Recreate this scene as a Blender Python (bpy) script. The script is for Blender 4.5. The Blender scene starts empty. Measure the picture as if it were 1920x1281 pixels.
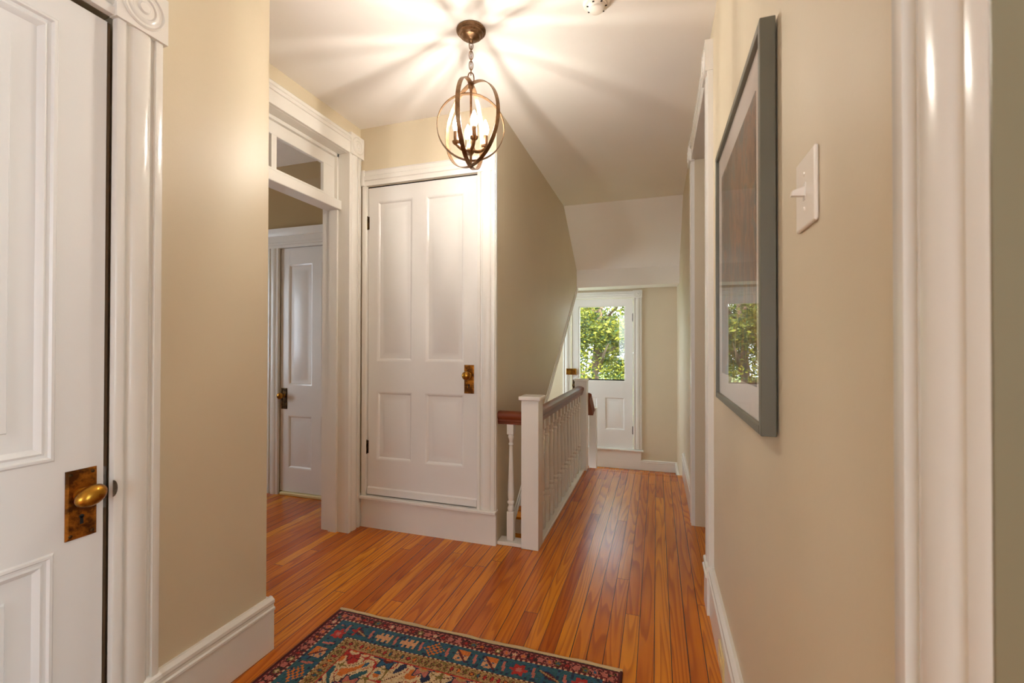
import bpy, bmesh, math, random
from mathutils import Vector, Matrix
random.seed(7)
S = bpy.context.scene
COL = S.collection
V = Vector
PI = math.pi

# ------------------------------------------------------------------ materials
def new_mat(name):
    m = bpy.data.materials.new(name); m.use_nodes = True
    nt = m.node_tree
    return m, nt, nt.nodes['Principled BSDF']

def N(nt, t, **kw):
    n = nt.nodes.new(t)
    for k, v in kw.items():
        if k in ('operation', 'blend_type', 'data_type', 'noise_dimensions', 'feature', 'wave_type', 'bands_direction', 'attribute_name', 'interpolation'):
            setattr(n, k, v)
        else:
            n.inputs[k].default_value = v
    return n

def ramp(nt, stops):
    r = nt.nodes.new('ShaderNodeValToRGB')
    e = r.color_ramp.elements
    while len(e) < len(stops): e.new(0.5)
    for el, (p, c) in zip(e, stops):
        el.position = p; el.color = (*c, 1)
    return r

def lin(r, g, b):
    f = lambda c: (c/255/12.92 if c/255 <= .04045 else ((c/255+.055)/1.055)**2.4)
    return (f(r), f(g), f(b))

def paint(name, c, rough=.5, bump=.02, scale=60, var=.03, coat=0., spec=.5):
    m, nt, b = new_mat(name)
    tc = nt.nodes.new('ShaderNodeTexCoord')
    n = N(nt, 'ShaderNodeTexNoise', Scale=scale, Detail=4.)
    nt.links.new(tc.outputs['Object'], n.inputs['Vector'])
    n2 = N(nt, 'ShaderNodeTexNoise', Scale=2.3, Detail=3.)
    nt.links.new(tc.outputs['Object'], n2.inputs['Vector'])
    r = ramp(nt, [(.3, tuple(x*(1-var) for x in c)), (.7, tuple(min(1, x*(1+var)) for x in c))])
    nt.links.new(n2.outputs['Fac'], r.inputs['Fac'])
    nt.links.new(r.outputs['Color'], b.inputs['Base Color'])
    bp = N(nt, 'ShaderNodeBump', Strength=bump*10, Distance=.002)
    nt.links.new(n.outputs['Fac'], bp.inputs['Height'])
    nt.links.new(bp.outputs['Normal'], b.inputs['Normal'])
    b.inputs['Roughness'].default_value = rough
    b.inputs['Coat Weight'].default_value = coat
    b.inputs['Coat Roughness'].default_value = .1
    b.inputs['Specular IOR Level'].default_value = spec
    return m

def metal(name, c, rough=.35, c2=None, scale=30, metallic=1.):
    m, nt, b = new_mat(name)
    tc = nt.nodes.new('ShaderNodeTexCoord')
    n = N(nt, 'ShaderNodeTexNoise', Scale=scale, Detail=5., Roughness=.65)
    nt.links.new(tc.outputs['Object'], n.inputs['Vector'])
    c2 = c2 or tuple(x*.7 for x in c)
    r = ramp(nt, [(.42, c2), (.58, c)])
    nt.links.new(n.outputs['Fac'], r.inputs['Fac'])
    nt.links.new(r.outputs['Color'], b.inputs['Base Color'])
    b.inputs['Metallic'].default_value = metallic
    b.inputs['Roughness'].default_value = rough
    return m

def glass(name, tint=(1, 1, 1), rough=0., k=1.0):
    m = bpy.data.materials.new(name); m.use_nodes = True
    nt = m.node_tree; nt.nodes.clear()
    o = nt.nodes.new('ShaderNodeOutputMaterial')
    t = nt.nodes.new('ShaderNodeBsdfTransparent'); t.inputs['Color'].default_value = (*tint, 1)
    g = nt.nodes.new('ShaderNodeBsdfGlossy'); g.inputs['Roughness'].default_value = rough
    f = nt.nodes.new('ShaderNodeFresnel')
    ge = nt.nodes.new('ShaderNodeNewGeometry')
    io = N(nt, 'ShaderNodeMath', operation='MULTIPLY_ADD'); io.inputs[1].default_value = 1/1.5-1.5; io.inputs[2].default_value = 1.5
    nt.links.new(ge.outputs['Backfacing'], io.inputs[0]); nt.links.new(io.outputs[0], f.inputs['IOR'])
    mu = N(nt, 'ShaderNodeMath', operation='MULTIPLY'); mu.inputs[1].default_value = k
    mu.use_clamp = True
    nt.links.new(f.outputs[0], mu.inputs[0])
    x = nt.nodes.new('ShaderNodeMixShader')
    nt.links.new(mu.outputs[0], x.inputs[0]); nt.links.new(t.outputs[0], x.inputs[1]); nt.links.new(g.outputs[0], x.inputs[2])
    nt.links.new(x.outputs[0], o.inputs['Surface'])
    return m

def plank_mat(name, along='Y', w=.062, length=2.6, tone=1.0):
    m, nt, b = new_mat(name)
    L = nt.links.new
    tc = nt.nodes.new('ShaderNodeTexCoord')
    sp = nt.nodes.new('ShaderNodeSeparateXYZ'); L(tc.outputs['Object'], sp.inputs[0])
    ax, al = (sp.outputs['X'], sp.outputs['Y']) if along == 'Y' else (sp.outputs['Y'], sp.outputs['X'])
    def M(op, a, bb=None, cc=None):
        n = N(nt, 'ShaderNodeMath', operation=op)
        for i, q in enumerate((a, bb, cc)):
            if q is None: continue
            if isinstance(q, (int, float)): n.inputs[i].default_value = q
            else: L(q, n.inputs[i])
        return n.outputs[0]
    xs = M('DIVIDE', M('ADD', ax, .011), w)
    row = M('FLOOR', xs); fx = M('FRACT', xs)
    wn = N(nt, 'ShaderNodeTexWhiteNoise', noise_dimensions='1D'); L(row, wn.inputs['W'])
    ys = M('DIVIDE', M('ADD', al, M('MULTIPLY', wn.outputs['Value'], 7.)), length)
    colm = M('FLOOR', ys); fy = M('FRACT', ys)
    idv = M('ADD', M('MULTIPLY', row, 13.37), M('MULTIPLY', colm, 3.11))
    wn2 = N(nt, 'ShaderNodeTexWhiteNoise', noise_dimensions='1D'); L(idv, wn2.inputs['W'])
    # cathedral grain: contours of a stretched noise
    cv = nt.nodes.new('ShaderNodeCombineXYZ')
    L(M('MULTIPLY', ax, 10.), cv.inputs[0]); L(M('MULTIPLY', al, .5), cv.inputs[1]); L(M('MULTIPLY', wn2.outputs['Value'], 57.), cv.inputs[2])
    ng = N(nt, 'ShaderNodeTexNoise', Scale=1., Detail=1.5, Roughness=.45); L(cv.outputs[0], ng.inputs['Vector'])
    rings = M('FRACT', M('MULTIPLY', ng.outputs['Fac'], 17.))
    rg = ramp(nt, [(0., (.0, .0, .0)), (.45, (.25, .25, .25)), (.8, (1, 1, 1)), (.9, (.9, .9, .9)), (1., (0., 0., 0.))])
    L(rings, rg.inputs['Fac'])
    cv2 = nt.nodes.new('ShaderNodeCombineXYZ')
    L(M('MULTIPLY', ax, 260.), cv2.inputs[0]); L(M('MULTIPLY', al, 5.), cv2.inputs[1]); L(wn2.outputs['Value'], cv2.inputs[2])
    nf = N(nt, 'ShaderNodeTexNoise', Scale=1., Detail=3.); L(cv2.outputs[0], nf.inputs['Vector'])
    t = tone
    light = ramp(nt, [(0., lin(238*t, 152*t, 28*t)), (.35, lin(226*t, 134*t, 20*t)), (.7, lin(214*t, 118*t, 15*t)), (1., lin(194*t, 98*t, 12*t))])
    L(wn2.outputs['Value'], light.inputs['Fac'])
    mixg = N(nt, 'ShaderNodeMix', data_type='RGBA', blend_type='MULTIPLY')
    L(M('MULTIPLY', rg.outputs['Color'], .6), mixg.inputs[0])
    L(light.outputs['Color'], mixg.inputs[6]); mixg.inputs[7].default_value = (.50, .30, .20, 1)
    mixf = N(nt, 'ShaderNodeMix', data_type='RGBA', blend_type='MULTIPLY')
    L(M('MULTIPLY', nf.outputs['Fac'], .5), mixf.inputs[0]); L(mixg.outputs[2], mixf.inputs[6]); mixf.inputs[7].default_value = (.62, .5, .42, 1)
    nl = N(nt, 'ShaderNodeTexNoise', Scale=1.6, Detail=4.); L(tc.outputs['Object'], nl.inputs['Vector'])
    mixl = N(nt, 'ShaderNodeMix', data_type='RGBA', blend_type='MULTIPLY')
    rl = ramp(nt, [(.4, (0, 0, 0)), (.7, (.5, .5, .5))]); L(nl.outputs['Fac'], rl.inputs['Fac'])
    L(rl.outputs['Color'], mixl.inputs[0]); L(mixf.outputs[2], mixl.inputs[6]); mixl.inputs[7].default_value = (.75, .6, .5, 1)
    # gaps between boards
    edge = M('MINIMUM', fx, M('SUBTRACT', 1., fx))
    wg = N(nt, 'ShaderNodeTexWhiteNoise', noise_dimensions='1D'); L(M('ADD', row, 91.5), wg.inputs['W'])
    g1 = M('LESS_THAN', edge, M('MULTIPLY_ADD', wg.outputs['Value'], .026, .007))
    ye = M('MINIMUM', fy, M('SUBTRACT', 1., fy))
    g2 = M('LESS_THAN', ye, .0004)
    gap = M('MAXIMUM', g1, g2)
    mixk = N(nt, 'ShaderNodeMix', data_type='RGBA'); L(gap, mixk.inputs[0]); L(mixl.outputs[2], mixk.inputs[6]); mixk.inputs[7].default_value = (.035, .015, .006, 1)
    L(mixk.outputs[2], b.inputs['Base Color'])
    bp = N(nt, 'ShaderNodeBump', Strength=.35, Distance=.002)
    L(M('SUBTRACT', M('MULTIPLY', wn2.outputs['Value'], .3), M('ADD', gap, M('MULTIPLY', rg.outputs['Color'], .06))), bp.inputs['Height'])
    L(bp.outputs['Normal'], b.inputs['Normal'])
    ro = M('MULTIPLY_ADD', nl.outputs['Fac'], .14, .17)
    L(ro, b.inputs['Roughness'])
    b.inputs['Specular IOR Level'].default_value = .5
    return m

WALLC = lin(214, 200, 173)
M_ = {}
M_['wall'] = paint('wall_paint_beige', WALLC, .44, .012, 90, .02)
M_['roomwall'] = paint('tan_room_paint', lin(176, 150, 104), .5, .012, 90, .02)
M_['reveal'] = paint('shade_toned_reveal_paint', lin(128, 118, 92), .35, .012, 90, .04)  # reveal's shade put into a darker olive base colour
M_['ceil'] = paint('ceiling_paint', lin(244, 239, 232), .6, .01, 60, .015)
M_['slope'] = M_['ceil']
M_['trim'] = paint('gloss_white_trim', lin(232, 228, 220), .22, .012, 40, .015)
M_['door'] = paint('gloss_white_door', lin(232, 229, 224), .25, .015, 35, .02)
M_['floor'] = plank_mat('heart_pine_boards')
M_['tread'] = plank_mat('pine_treads', 'X', .26, 5., .9)
M_['rail'] = paint('dark_varnished_wood', lin(112, 52, 26), .34, .02, 25, .25, 0., .35)
M_['brass'] = metal('worn_brass', lin(190, 138, 52), .3, lin(140, 92, 40), 25)
M_['brassplate'] = metal('tarnished_brass_plate', lin(182, 116, 42), .42, lin(96, 60, 30), 24)
M_['darkplate'] = metal('dark_bronze_plate', lin(92, 68, 40), .4, lin(50, 36, 22), 40)
M_['bronze'] = metal('oil_rubbed_bronze', lin(146, 114, 84), .36, lin(122, 94, 68), 40)
M_['black'] = paint('dark_gap', (.01, .008, .006), .8, 0, 10, 0)
M_['gap'] = paint('brown_door_edge', lin(92, 70, 45), .7, .02, 30, .2)
M_['steel'] = metal('latch_steel', lin(140, 135, 128), .35)
M_['glass'] = glass('clear_pane')
M_['pglass'] = glass('picture_glass', k=.65)
M_['frame'] = paint('grey_green_frame', lin(104, 102, 88), .35, .02, 120, .05)
M_['mat'] = paint('cream_mat_board', lin(226, 214, 204), .8, .01, 100, .01)
M_['plastic'] = paint('white_plastic', lin(240, 232, 220), .3, 0, 10, .01)
M_['ivory'] = paint('ivory_plastic', lin(222, 200, 140), .35, 0, 10, .02)

def bulb_mats():
    m = bpy.data.materials.new('lit_filament'); m.use_nodes = True
    nt = m.node_tree; nt.nodes.clear()
    o = nt.nodes.new('ShaderNodeOutputMaterial'); e = nt.nodes.new('ShaderNodeEmission')
    e.inputs['Color'].default_value = (1, .93, .83, 1); e.inputs['Strength'].default_value = BULB
    nt.links.new(e.outputs[0], o.inputs['Surface'])
    g = bpy.data.materials.new('glowing_bulb_glass'); g.use_nodes = True
    nt = g.node_tree; nt.nodes.clear()
    o = nt.nodes.new('ShaderNodeOutputMaterial'); e = nt.nodes.new('ShaderNodeEmission'); t = nt.nodes.new('ShaderNodeBsdfTransparent'); a = nt.nodes.new('ShaderNodeAddShader')
    e.inputs['Color'].default_value = (1, .93, .83, 1); e.inputs['Strength'].default_value = 6.
    nt.links.new(e.outputs[0], a.inputs[0]); nt.links.new(t.outputs[0], a.inputs[1]); nt.links.new(a.outputs[0], o.inputs['Surface'])
    return g, m
BULB = 2550.
M_['bulb_glass'], M_['filament'] = bulb_mats()

def art_mat():
    m, nt, b = new_mat('muted_painting'); L = nt.links.new
    tc = nt.nodes.new('ShaderNodeTexCoord')
    mp = nt.nodes.new('ShaderNodeMapping'); mp.inputs['Scale'].default_value = (3, 4.5, 2.2)
    L(tc.outputs['Object'], mp.inputs[0])
    n = N(nt, 'ShaderNodeTexNoise', Scale=1.7, Detail=8., Roughness=.62, Distortion=1.2); L(mp.outputs[0], n.inputs['Vector'])
    r = ramp(nt, [(.28, lin(58, 48, 42)), (.41, lin(112, 84, 60)), (.46, lin(158, 112, 74)), (.50, lin(78, 100, 102)), (.55, lin(120, 90, 70)), (.61, lin(70, 66, 62)), (.70, lin(190, 166, 138))])
    L(n.outputs['Fac'], r.inputs['Fac']); L(r.outputs['Color'], b.inputs['Base Color'])
    b.inputs['Roughness'].default_value = .7
    return m
M_['art'] = art_mat()

# ------------------------------------------------------------------ object helpers
ORG = {}
def link(name, me, mat=None, parent=None):
    o = bpy.data.objects.new(name, me); COL.objects.link(o)
    if parent is not None: o.parent = parent
    if mat is not None:
        for k in (mat if isinstance(mat, (list, tuple)) else [mat]): me.materials.append(M_[k] if isinstance(k, str) else k)
    return o

def obj(name, bm, mat, parent=None, smooth=None):
    """bm in world coordinates -> one mesh object (local to its parent's base)."""
    off = ORG.get(parent.name, V((0, 0, 0))) if parent is not None else V((0, 0, 0))
    if off.length: bmesh.ops.translate(bm, verts=bm.verts, vec=-off)
    me = bpy.data.meshes.new(name)
    bmesh.ops.recalc_face_normals(bm, faces=bm.faces)
    bm.to_mesh(me); bm.free()
    o = link(name, me, mat, parent)
    if parent is not None: ORG[o.name] = off
    if smooth is not None:
        for p in me.polygons: p.use_smooth = True
        me.set_sharp_from_angle(angle=math.radians(smooth))
    return o

def thing(name, label, cat, loc, group=None, kind=None):
    o = bpy.data.objects.new(name, None); COL.objects.link(o); o.location = loc
    o.empty_display_size = .1
    ORG[o.name] = V(loc)
    tag(o, label, cat, group, kind); return o

def tag(o, label=None, cat=None, group=None, kind=None):
    if label: o['label'] = label
    if cat: o['category'] = cat
    if group: o['group'] = group
    if kind: o['kind'] = kind
    return o

def struct(name, bm, mat, label, cat, smooth=None):
    return tag(obj(name, bm, mat, None, smooth), label, cat, None, 'structure')

def BM(): return bmesh.new()

def box(bm, x0, x1, y0, y1, z0, z1, bev=0., seg=1, mi=0):
    vs = [bm.verts.new((x, y, z)) for x in (min(x0, x1), max(x0, x1)) for y in (min(y0, y1), max(y0, y1)) for z in (min(z0, z1), max(z0, z1))]
    idx = [(0, 1, 3, 2), (4, 6, 7, 5), (0, 4, 5, 1), (2, 3, 7, 6), (0, 2, 6, 4), (1, 5, 7, 3)]
    fs = [bm.faces.new([vs[i] for i in f]) for f in idx]
    for f in fs: f.material_index = mi
    if bev > 0:
        es = list({e for f in fs for e in f.edges})
        bmesh.ops.bevel(bm, geom=es, offset=bev, segments=seg, affect='EDGES', profile=.5)
    return bm

def extrude_poly(bm, pts, vec):
    """prism: polygon of 3D points pushed along vec"""
    a = [bm.verts.new(p) for p in pts]; b = [bm.verts.new(V(p)+V(vec)) for p in pts]
    n = len(a)
    bm.faces.new(a); bm.faces.new(list(reversed(b)))
    for i in range(n): bm.faces.new((a[i], b[i], b[(i+1) % n], a[(i+1) % n]))
    return bm

def sweep(bm, prof, o, U, D, vec):
    """profile points (u,d) -> prism from o along vec"""
    return extrude_poly(bm, [V(o)+V(U)*u+V(D)*d for u, d in prof], vec)

def lathe(bm, prof, o, axis=(0, 0, 1), n=24, sx=1., sy=1.):
    A = V(axis).normalized(); R = A.orthogonal().normalized()
    if abs(A.z) > .99: R = V((1, 0, 0))
    T = A.cross(R); o = V(o); rings = []
    for r, h in prof:
        if r < 1e-6: rings.append([bm.verts.new(o+A*h)])
        else: rings.append([bm.verts.new(o+A*h+R*(r*sx*math.cos(2*PI*k/n))+T*(r*sy*math.sin(2*PI*k/n))) for k in range(n)])
    for a, b in zip(rings, rings[1:]):
        for k in range(n):
            k2 = (k+1) % n
            if len(a) == 1 and len(b) == 1: continue
            if len(a) == 1: bm.faces.new((a[0], b[k], b[k2]))
            elif len(b) == 1: bm.faces.new((a[k], b[0], a[k2]))
            else: bm.faces.new((a[k], b[k], b[k2], a[k2]))
    for rg, e in ((rings[0], 0), (rings[-1], 1)):
        if len(rg) > 1: bm.faces.new(rg if e else list(reversed(rg)))
    return bm

def tube(bm, pts, r, n=10, closed=False):
    pts = [V(p) for p in pts]; m = len(pts); rings = []
    up = None
    for i, p in enumerate(pts):
        if closed: t = (pts[(i+1) % m]-pts[i-1]).normalized()
        else: t = (pts[min(i+1, m-1)]-pts[max(i-1, 0)]).normalized()
        if up is None: up = t.orthogonal().normalized()
        up = (up-t*up.dot(t)).normalized(); w = t.cross(up)
        rr = r[i] if isinstance(r, (list, tuple)) else r
        rings.append([bm.verts.new(p+up*(rr*math.cos(2*PI*k/n))+w*(rr*math.sin(2*PI*k/n))) for k in range(n)])
    for i in range(m if closed else m-1):
        a, b = rings[i], rings[(i+1) % m]
        for k in range(n): bm.faces.new((a[k], b[k], b[(k+1) % n], a[(k+1) % n]))
    if not closed: bm.faces.new(list(reversed(rings[0]))); bm.faces.new(rings[-1])
    return bm

# Victorian casing: flat bands either side of a raised rounded centre
def casing_profile(w, t=.022):
    p = [(0, 0), (0, t*.9), (.004, t), (w*.17, t), (w*.18, t*.55), (w*.23, t*.5)]
    for i in range(9):
        a = PI*i/8
        p.append((w*(.5-.25*math.cos(a)), t*.55+t*.55*math.sin(a)))
    p += [(w*.77, t*.5), (w*.82, t*.55), (w*.83, t), (w-.004, t), (w, t*.9), (w, 0)]
    return p
BASE_PROF = lambda h, t=.02: [(0, 0), (0, t), (h*.74, t), (h*.76, t*1.25), (h*.80, t*1.25), (h*.82, t*.95), (h*.86, t*.9), (h*.90, t*1.15), (h*.95, t*1.1), (h*.985, t*.65), (h, t*.5), (h, 0)]

def rosette(bm, c, U, D, w, h, t=.03):
    """square corner block with turned rings. c = centre on wall plane"""
    U, D, c = V(U), V(D), V(c)
    pts = [c-U*w/2+V((0, 0, -h/2)), c+U*w/2+V((0, 0, -h/2)), c+U*w/2+V((0, 0, h/2)), c-U*w/2+V((0, 0, h/2))]
    extrude_poly(bm, pts, D*t)
    r = min(w, h)*.42
    prof = [(r, -.002), (r, .001), (r*.93, .005), (r*.86, .001), (r*.74, .0005), (r*.66, .004), (r*.56, .0045), (r*.5, .001), (r*.3, .0015), (r*.22, .007), (0, .0085)]
    lathe(bm, prof, c+D*t, D, 32)
    return bm

def door_slab(bm, o, U, D, w, z0, z1, panels, thick=.036, style=None, holes=()):
    """panelled slab. o = front lower corner, U along width, D front normal; panels (u0,u1,za,zb) absolute z"""
    o, U, D = V(o), V(U), V(D)
    P = lambda u, z, d=0.: o+U*u+V((0, 0, z-o.z))+D*d
    us = sorted({0., w, *[p[0] for p in panels], *[p[1] for p in panels]}); zs = sorted({z0, z1, *[p[2] for p in panels], *[p[3] for p in panels]})
    inside = lambda u, z: any(p[0] < u < p[1] and p[2] < z < p[3] for p in panels)
    for a, b in zip(us, us[1:]):
        for c, d in zip(zs, zs[1:]):
            if inside((a+b)/2, (c+d)/2): continue
            bm.faces.new([bm.verts.new(P(*q)) for q in ((a, c), (b, c), (b, d), (a, d))])
    style = style or [(0, 0), (.006, -.002), (.012, -.006), (.018, -.012), (.03, -.012), (.036, -.013), (.06, -.006)]
    for i, (a, b, c, d) in enumerate(panels):
        hole = i in holes
        rings = []
        st = [(0, 0), (.004, -.003), (.012, -.006), (.014, -thick)] if hole else style
        for ins, dep in st:
            rings.append([bm.verts.new(P(u, z, dep)) for u, z in ((a+ins, c+ins), (b-ins, c+ins), (b-ins, d-ins), (a+ins, d-ins))])
        for r1, r2 in zip(rings, rings[1:]):
            for k in range(4): bm.faces.new((r1[k], r1[(k+1) % 4], r2[(k+1) % 4], r2[k]))
        if not hole: bm.faces.new(rings[-1])
    # edges and back
    a = [P(0, z0), P(w, z0), P(w, z1), P(0, z1)]; bq = [q-D*thick for q in a]
    for k in range(4): bm.faces.new([bm.verts.new(q) for q in (a[k], a[(k+1) % 4], bq[(k+1) % 4], bq[k])])
    if not holes: bm.faces.new([bm.verts.new(q) for q in bq])
    else:
        a, b, c, d = panels[holes[0]]
        i_ = .014; a += i_; b -= i_; c += i_; d -= i_
        for (u0, u1, q0, q1) in ((0, a, z0, z1), (b, w, z0, z1), (a, b, z0, c), (a, b, d, z1)):
            bm.faces.new([bm.verts.new(P(u, z, -thick)) for u, z in ((u0, q0), (u1, q0), (u1, q1), (u0, q1))])
    return bm

ZC = 2.645
# ------------------------------------------------------------------ floor, ceiling, walls
bm = BM()
for b in ((-2.0, .24, -2.6, 2.56, -.16, 0), (-.755, .24, 2.56, 4.36, -.16, 0), (-4.3, -2.0, .9, 3.0, -.16, 0),
          (.24, 2.7, -2.6, 1.75, -.16, 0), (.24, 1.7, 1.75, 4.0, -.16, 0)):
    box(bm, *b)
struct('floor', bm, 'floor', 'varnished orange heart pine board floor running down the hall', 'floor')
bm = BM(); box(bm, -.755, .24, 4.345, 4.41, -.03, .003, .008, 2)
struct('trim_1', bm, 'floor', 'rounded pine nosing board along the far edge of the hall floor', 'floor nosing')

bm = BM()
def quad(bm, *pts): bm.faces.new([bm.verts.new(p) for p in pts])
box(bm, -4.3, 2.7, -2.6, 2.53, ZC, ZC+.1)
# hall beyond the closet: flat part, attic slope, drop and low soffit
cA, cB = V((-1.0, 4.575, ZC)), V((.36, 4.575, ZC))
sA, sB = V((-1.0, 5.36, 2.10)), V((.36, 5.36, 2.10))
dA, dB = V((-1.0, 5.365, 1.888)), V((.36, 5.365, 1.902))
eA, eB = V((-2.1, 6.05, 1.93)), V((.36, 6.05, 1.945))
quad(bm, (-1.0, 2.53, ZC), (.36, 2.53, ZC), cB, cA)
quad(bm, cA, cB, sB, sA)
quad(bm, sA, sB, dB, dA)
quad(bm, dA, dB, eB, eA)
quad(bm, (-2.1, 2.6, ZC+.1), (.4, 2.6, ZC+.1), (.4, 6.1, ZC+.1), (-2.1, 6.1, ZC+.1))
quad(bm, (-4.3, 2.53, ZC), (-1.0, 2.53, ZC), (-1.0, 3.0, ZC), (-4.3, 3.0, ZC))
quad(bm, (.36, 2.53, ZC), (1.7, 2.53, ZC), (1.7, 4.0, ZC), (.36, 4.0, ZC))
struct('ceiling', bm, 'ceil', 'white hall ceiling sloping down to a low soffit at the far end', 'ceiling')

# left wall with the return at its end
bm = BM()
XL = -1.46
box(bm, XL-.14, XL, .95, 1.38, 0, ZC)
box(bm, -2.0, XL-.14, 1.26, 1.38, 0, ZC)
box(bm, XL-.14, XL, -.02, .95, 2.14, ZC)
box(bm, XL-.14, XL, -2.6, -.02, 0, ZC)
box(bm, XL-.14, XL, .86, .95, 0, 2.14)
box(bm, XL-.17, XL-.141, -.05, 1.0, 0, 2.3)  # backing sheet added behind the near door to shut out sky light
struct('wall_left', bm, 'wall', 'beige wall between the near left door and the open doorway', 'wall')
# wall with the transom doorway
XD = -1.89
bm = BM()
box(bm, XD-.16, XD, 2.40, 2.6, 0, ZC); box(bm, XD-.16, XD, 1.3, 2.40, 2.44, ZC)
struct('wall_doorway', bm, 'wall', 'beige wall above the white doorway with the transom', 'wall')
# side room behind the doorway
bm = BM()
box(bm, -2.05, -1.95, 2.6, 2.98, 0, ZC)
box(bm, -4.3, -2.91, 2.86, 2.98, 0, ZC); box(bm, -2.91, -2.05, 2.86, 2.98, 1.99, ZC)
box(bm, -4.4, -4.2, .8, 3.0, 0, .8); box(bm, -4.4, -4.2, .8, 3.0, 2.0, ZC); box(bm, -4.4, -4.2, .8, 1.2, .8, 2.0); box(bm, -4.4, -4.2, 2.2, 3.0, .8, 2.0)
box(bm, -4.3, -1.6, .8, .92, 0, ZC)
box(bm, -2.95, -2.05, 2.985, 3.0, 0, 2.2)  # unseen backing added to stop sky light around the side room door
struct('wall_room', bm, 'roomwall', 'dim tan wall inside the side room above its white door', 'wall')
# closet wall
YC = 2.53; XS = -.92
bm = BM()
box(bm, -1.95, -1.835, YC, YC+.1, 0, ZC); box(bm, -1.04, -1.0, YC, YC+.1, 0, ZC); box(bm, -1.0, XS, YC-.0005, YC+.0005, 0, ZC); box(bm, -1.835, -1.04, YC, YC+.1, 2.25, ZC)
box(bm, -1.835, -1.04, YC, YC+.1, 0, .2)
box(bm, -1.9, -.96, YC+.1, YC+.12, 0, ZC)
struct('wall_closet', bm, 'wall', 'yellow beige wall above the four panel closet door', 'wall')
# wall along the stair: slanted lower edge under the attic flight

line = lambda y: .743+.735*(y-3.819)
bm = BM()
pts = [(XS, YC+.001, ZC+.02), (XS, YC+.001, -.3), (XS, 2.62, -.3), (XS, 2.78, line(2.78)), (XS, 5.37, line(5.37)), (XS, 5.37, 1.9), (XS, 5.362, 2.12), (XS, 4.575, ZC+.03)]
extrude_poly(bm, pts, (-.08, 0, 0))
struct('wall_stair', bm, 'wall', 'tan stair wall with a slanted lower edge beside the balustrade', 'wall')
bm = BM()
sl = lambda y, o: (XS+.008, y, line(y)+o)
extrude_poly(bm, [sl(2.70, .0), sl(5.375, .0), sl(5.375, .028), sl(2.70, .028)], (-.10, 0, 0))
tube(bm, [sl(2.70, -.008), sl(5.37, -.008)], .011, 10)
struct('trim_2', bm, 'trim', 'thin white edging strip climbing the slanted edge of the stair wall', 'edging strip')
# underside of the attic flight
bm = BM()
extrude_poly(bm, [(-1.0, 2.62, line(2.62)+.02), (-1.0, 5.37, line(5.37)+.02), (-1.0, 5.37, line(5.37)+.08), (-1.0, 2.62, line(2.62)+.08)], (-1.1, 0, 0))
struct('ceiling_stair', bm, 'ceil', 'sloping plaster underside above the lower stair flight', 'ceiling')
# stairwell shell
bm = BM(); box(bm, -2.1, -1.965, 2.53, 4.8, -3.2, 2.7); box(bm, -2.1, -1.965, 5.7, 5.99, -3.2, 2.7); box(bm, -2.1, -1.965, 4.8, 5.7, -3.2, .35); box(bm, -2.1, -1.965, 4.8, 5.7, 1.65, 2.7)
struct('wall_stairwell', bm, 'wall', 'beige outer wall of the stairwell below the slanted wall edge', 'wall')
bm = BM(); box(bm, -2.1, -.70, 2.56, 2.61, -3.2, -.165)
struct('wall_basement', bm, 'wall', 'beige wall closing the stairwell under the closet', 'wall')
bm = BM(); box(bm, -.755, -.70, 2.62, 4.38, -3.2, -.165)
struct('wall_hall', bm, 'wall', 'beige wall under the balustrade on the stairwell side', 'wall')
bm = BM(); box(bm, -2.1, .4, 2.5, 6.1, -3.3, -3.2)
struct('floor_lower', bm, 'floor', 'pine floor at the foot of the stairs', 'floor')
# far wall with the glazed door
YF = 6.0
bm = BM()
box(bm, -2.1, -1.12, YF, YF+.12, -3.2, 2.0); box(bm, -.28, .4, YF, YF+.12, -3.2, 2.0)
box(bm, -1.12, -.28, YF, YF+.12, 1.82, 2.75); box(bm, -1.12, -.28, YF, YF+.12, -3.2, -.155)
box(bm, -2.1, -1.12, YF, YF+.12, 2.0, 2.75); box(bm, -.28, .4, YF, YF+.12, 2.0, 2.75)
struct('wall_far', bm, 'wall', 'tan far wall to the right of the glazed door', 'wall')
# right wall
XR = .24
bm = BM()
box(bm, XR, XR+.14, .41, 2.31, 0, ZC); box(bm, XR, XR+.14, 2.31, 3.21, 2.45, ZC)
box(bm, XR, XR+.14, 3.21, 4.36, 0, ZC+.1); box(bm, XR, XR+.14, 4.36, 6.1, -3.2, ZC+.1)
box(bm, XR, XR+.14, -.5, .41, 2.2, ZC); box(bm, XR, XR+.14, -2.6, -.5, 0, ZC)
struct('wall_right', bm, 'wall', 'long beige right wall carrying the picture and light switch', 'wall')
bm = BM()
box(bm, XR-.0245, XR+.14, .3862, .3885, 0, 2.2)  # thin board over the casing edge, its shade painted in
struct('wall_reveal', bm, 'reveal', 'doorway reveal painted dark olive for its shade at the right border of the photo', 'wall')
# rooms to the right and the wall behind the camera
bm = BM()
box(bm, 1.6, 1.7, 1.75, 4.0, 0, ZC); box(bm, .38, 1.7, 1.70, 1.75, 0, ZC); box(bm, .38, 1.7, 4.0, 4.1, 0, ZC)
box(bm, 2.6, 2.7, -2.6, -.7, 0, ZC); box(bm, 2.6, 2.7, .2, 1.75, 0, ZC); box(bm, 2.6, 2.7, -.7, .2, 0, .7); box(bm, 2.6, 2.7, -.7, .2, 2.2, ZC)
struct('wall_bedroom', bm, 'wall', 'beige walls of the rooms opening off the right side', 'wall')
bm = BM()
box(bm, -1.6, -1.2, -2.7, -2.6, 0, ZC); box(bm, 0., 2.7, -2.7, -2.6, 0, ZC); box(bm, -1.2, 0., -2.7, -2.6, 0, .6); box(bm, -1.2, 0., -2.7, -2.6, 2.2, ZC)
struct('wall_back', bm, 'wall', 'beige end wall behind the viewer with an added window opening', 'wall')

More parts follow.
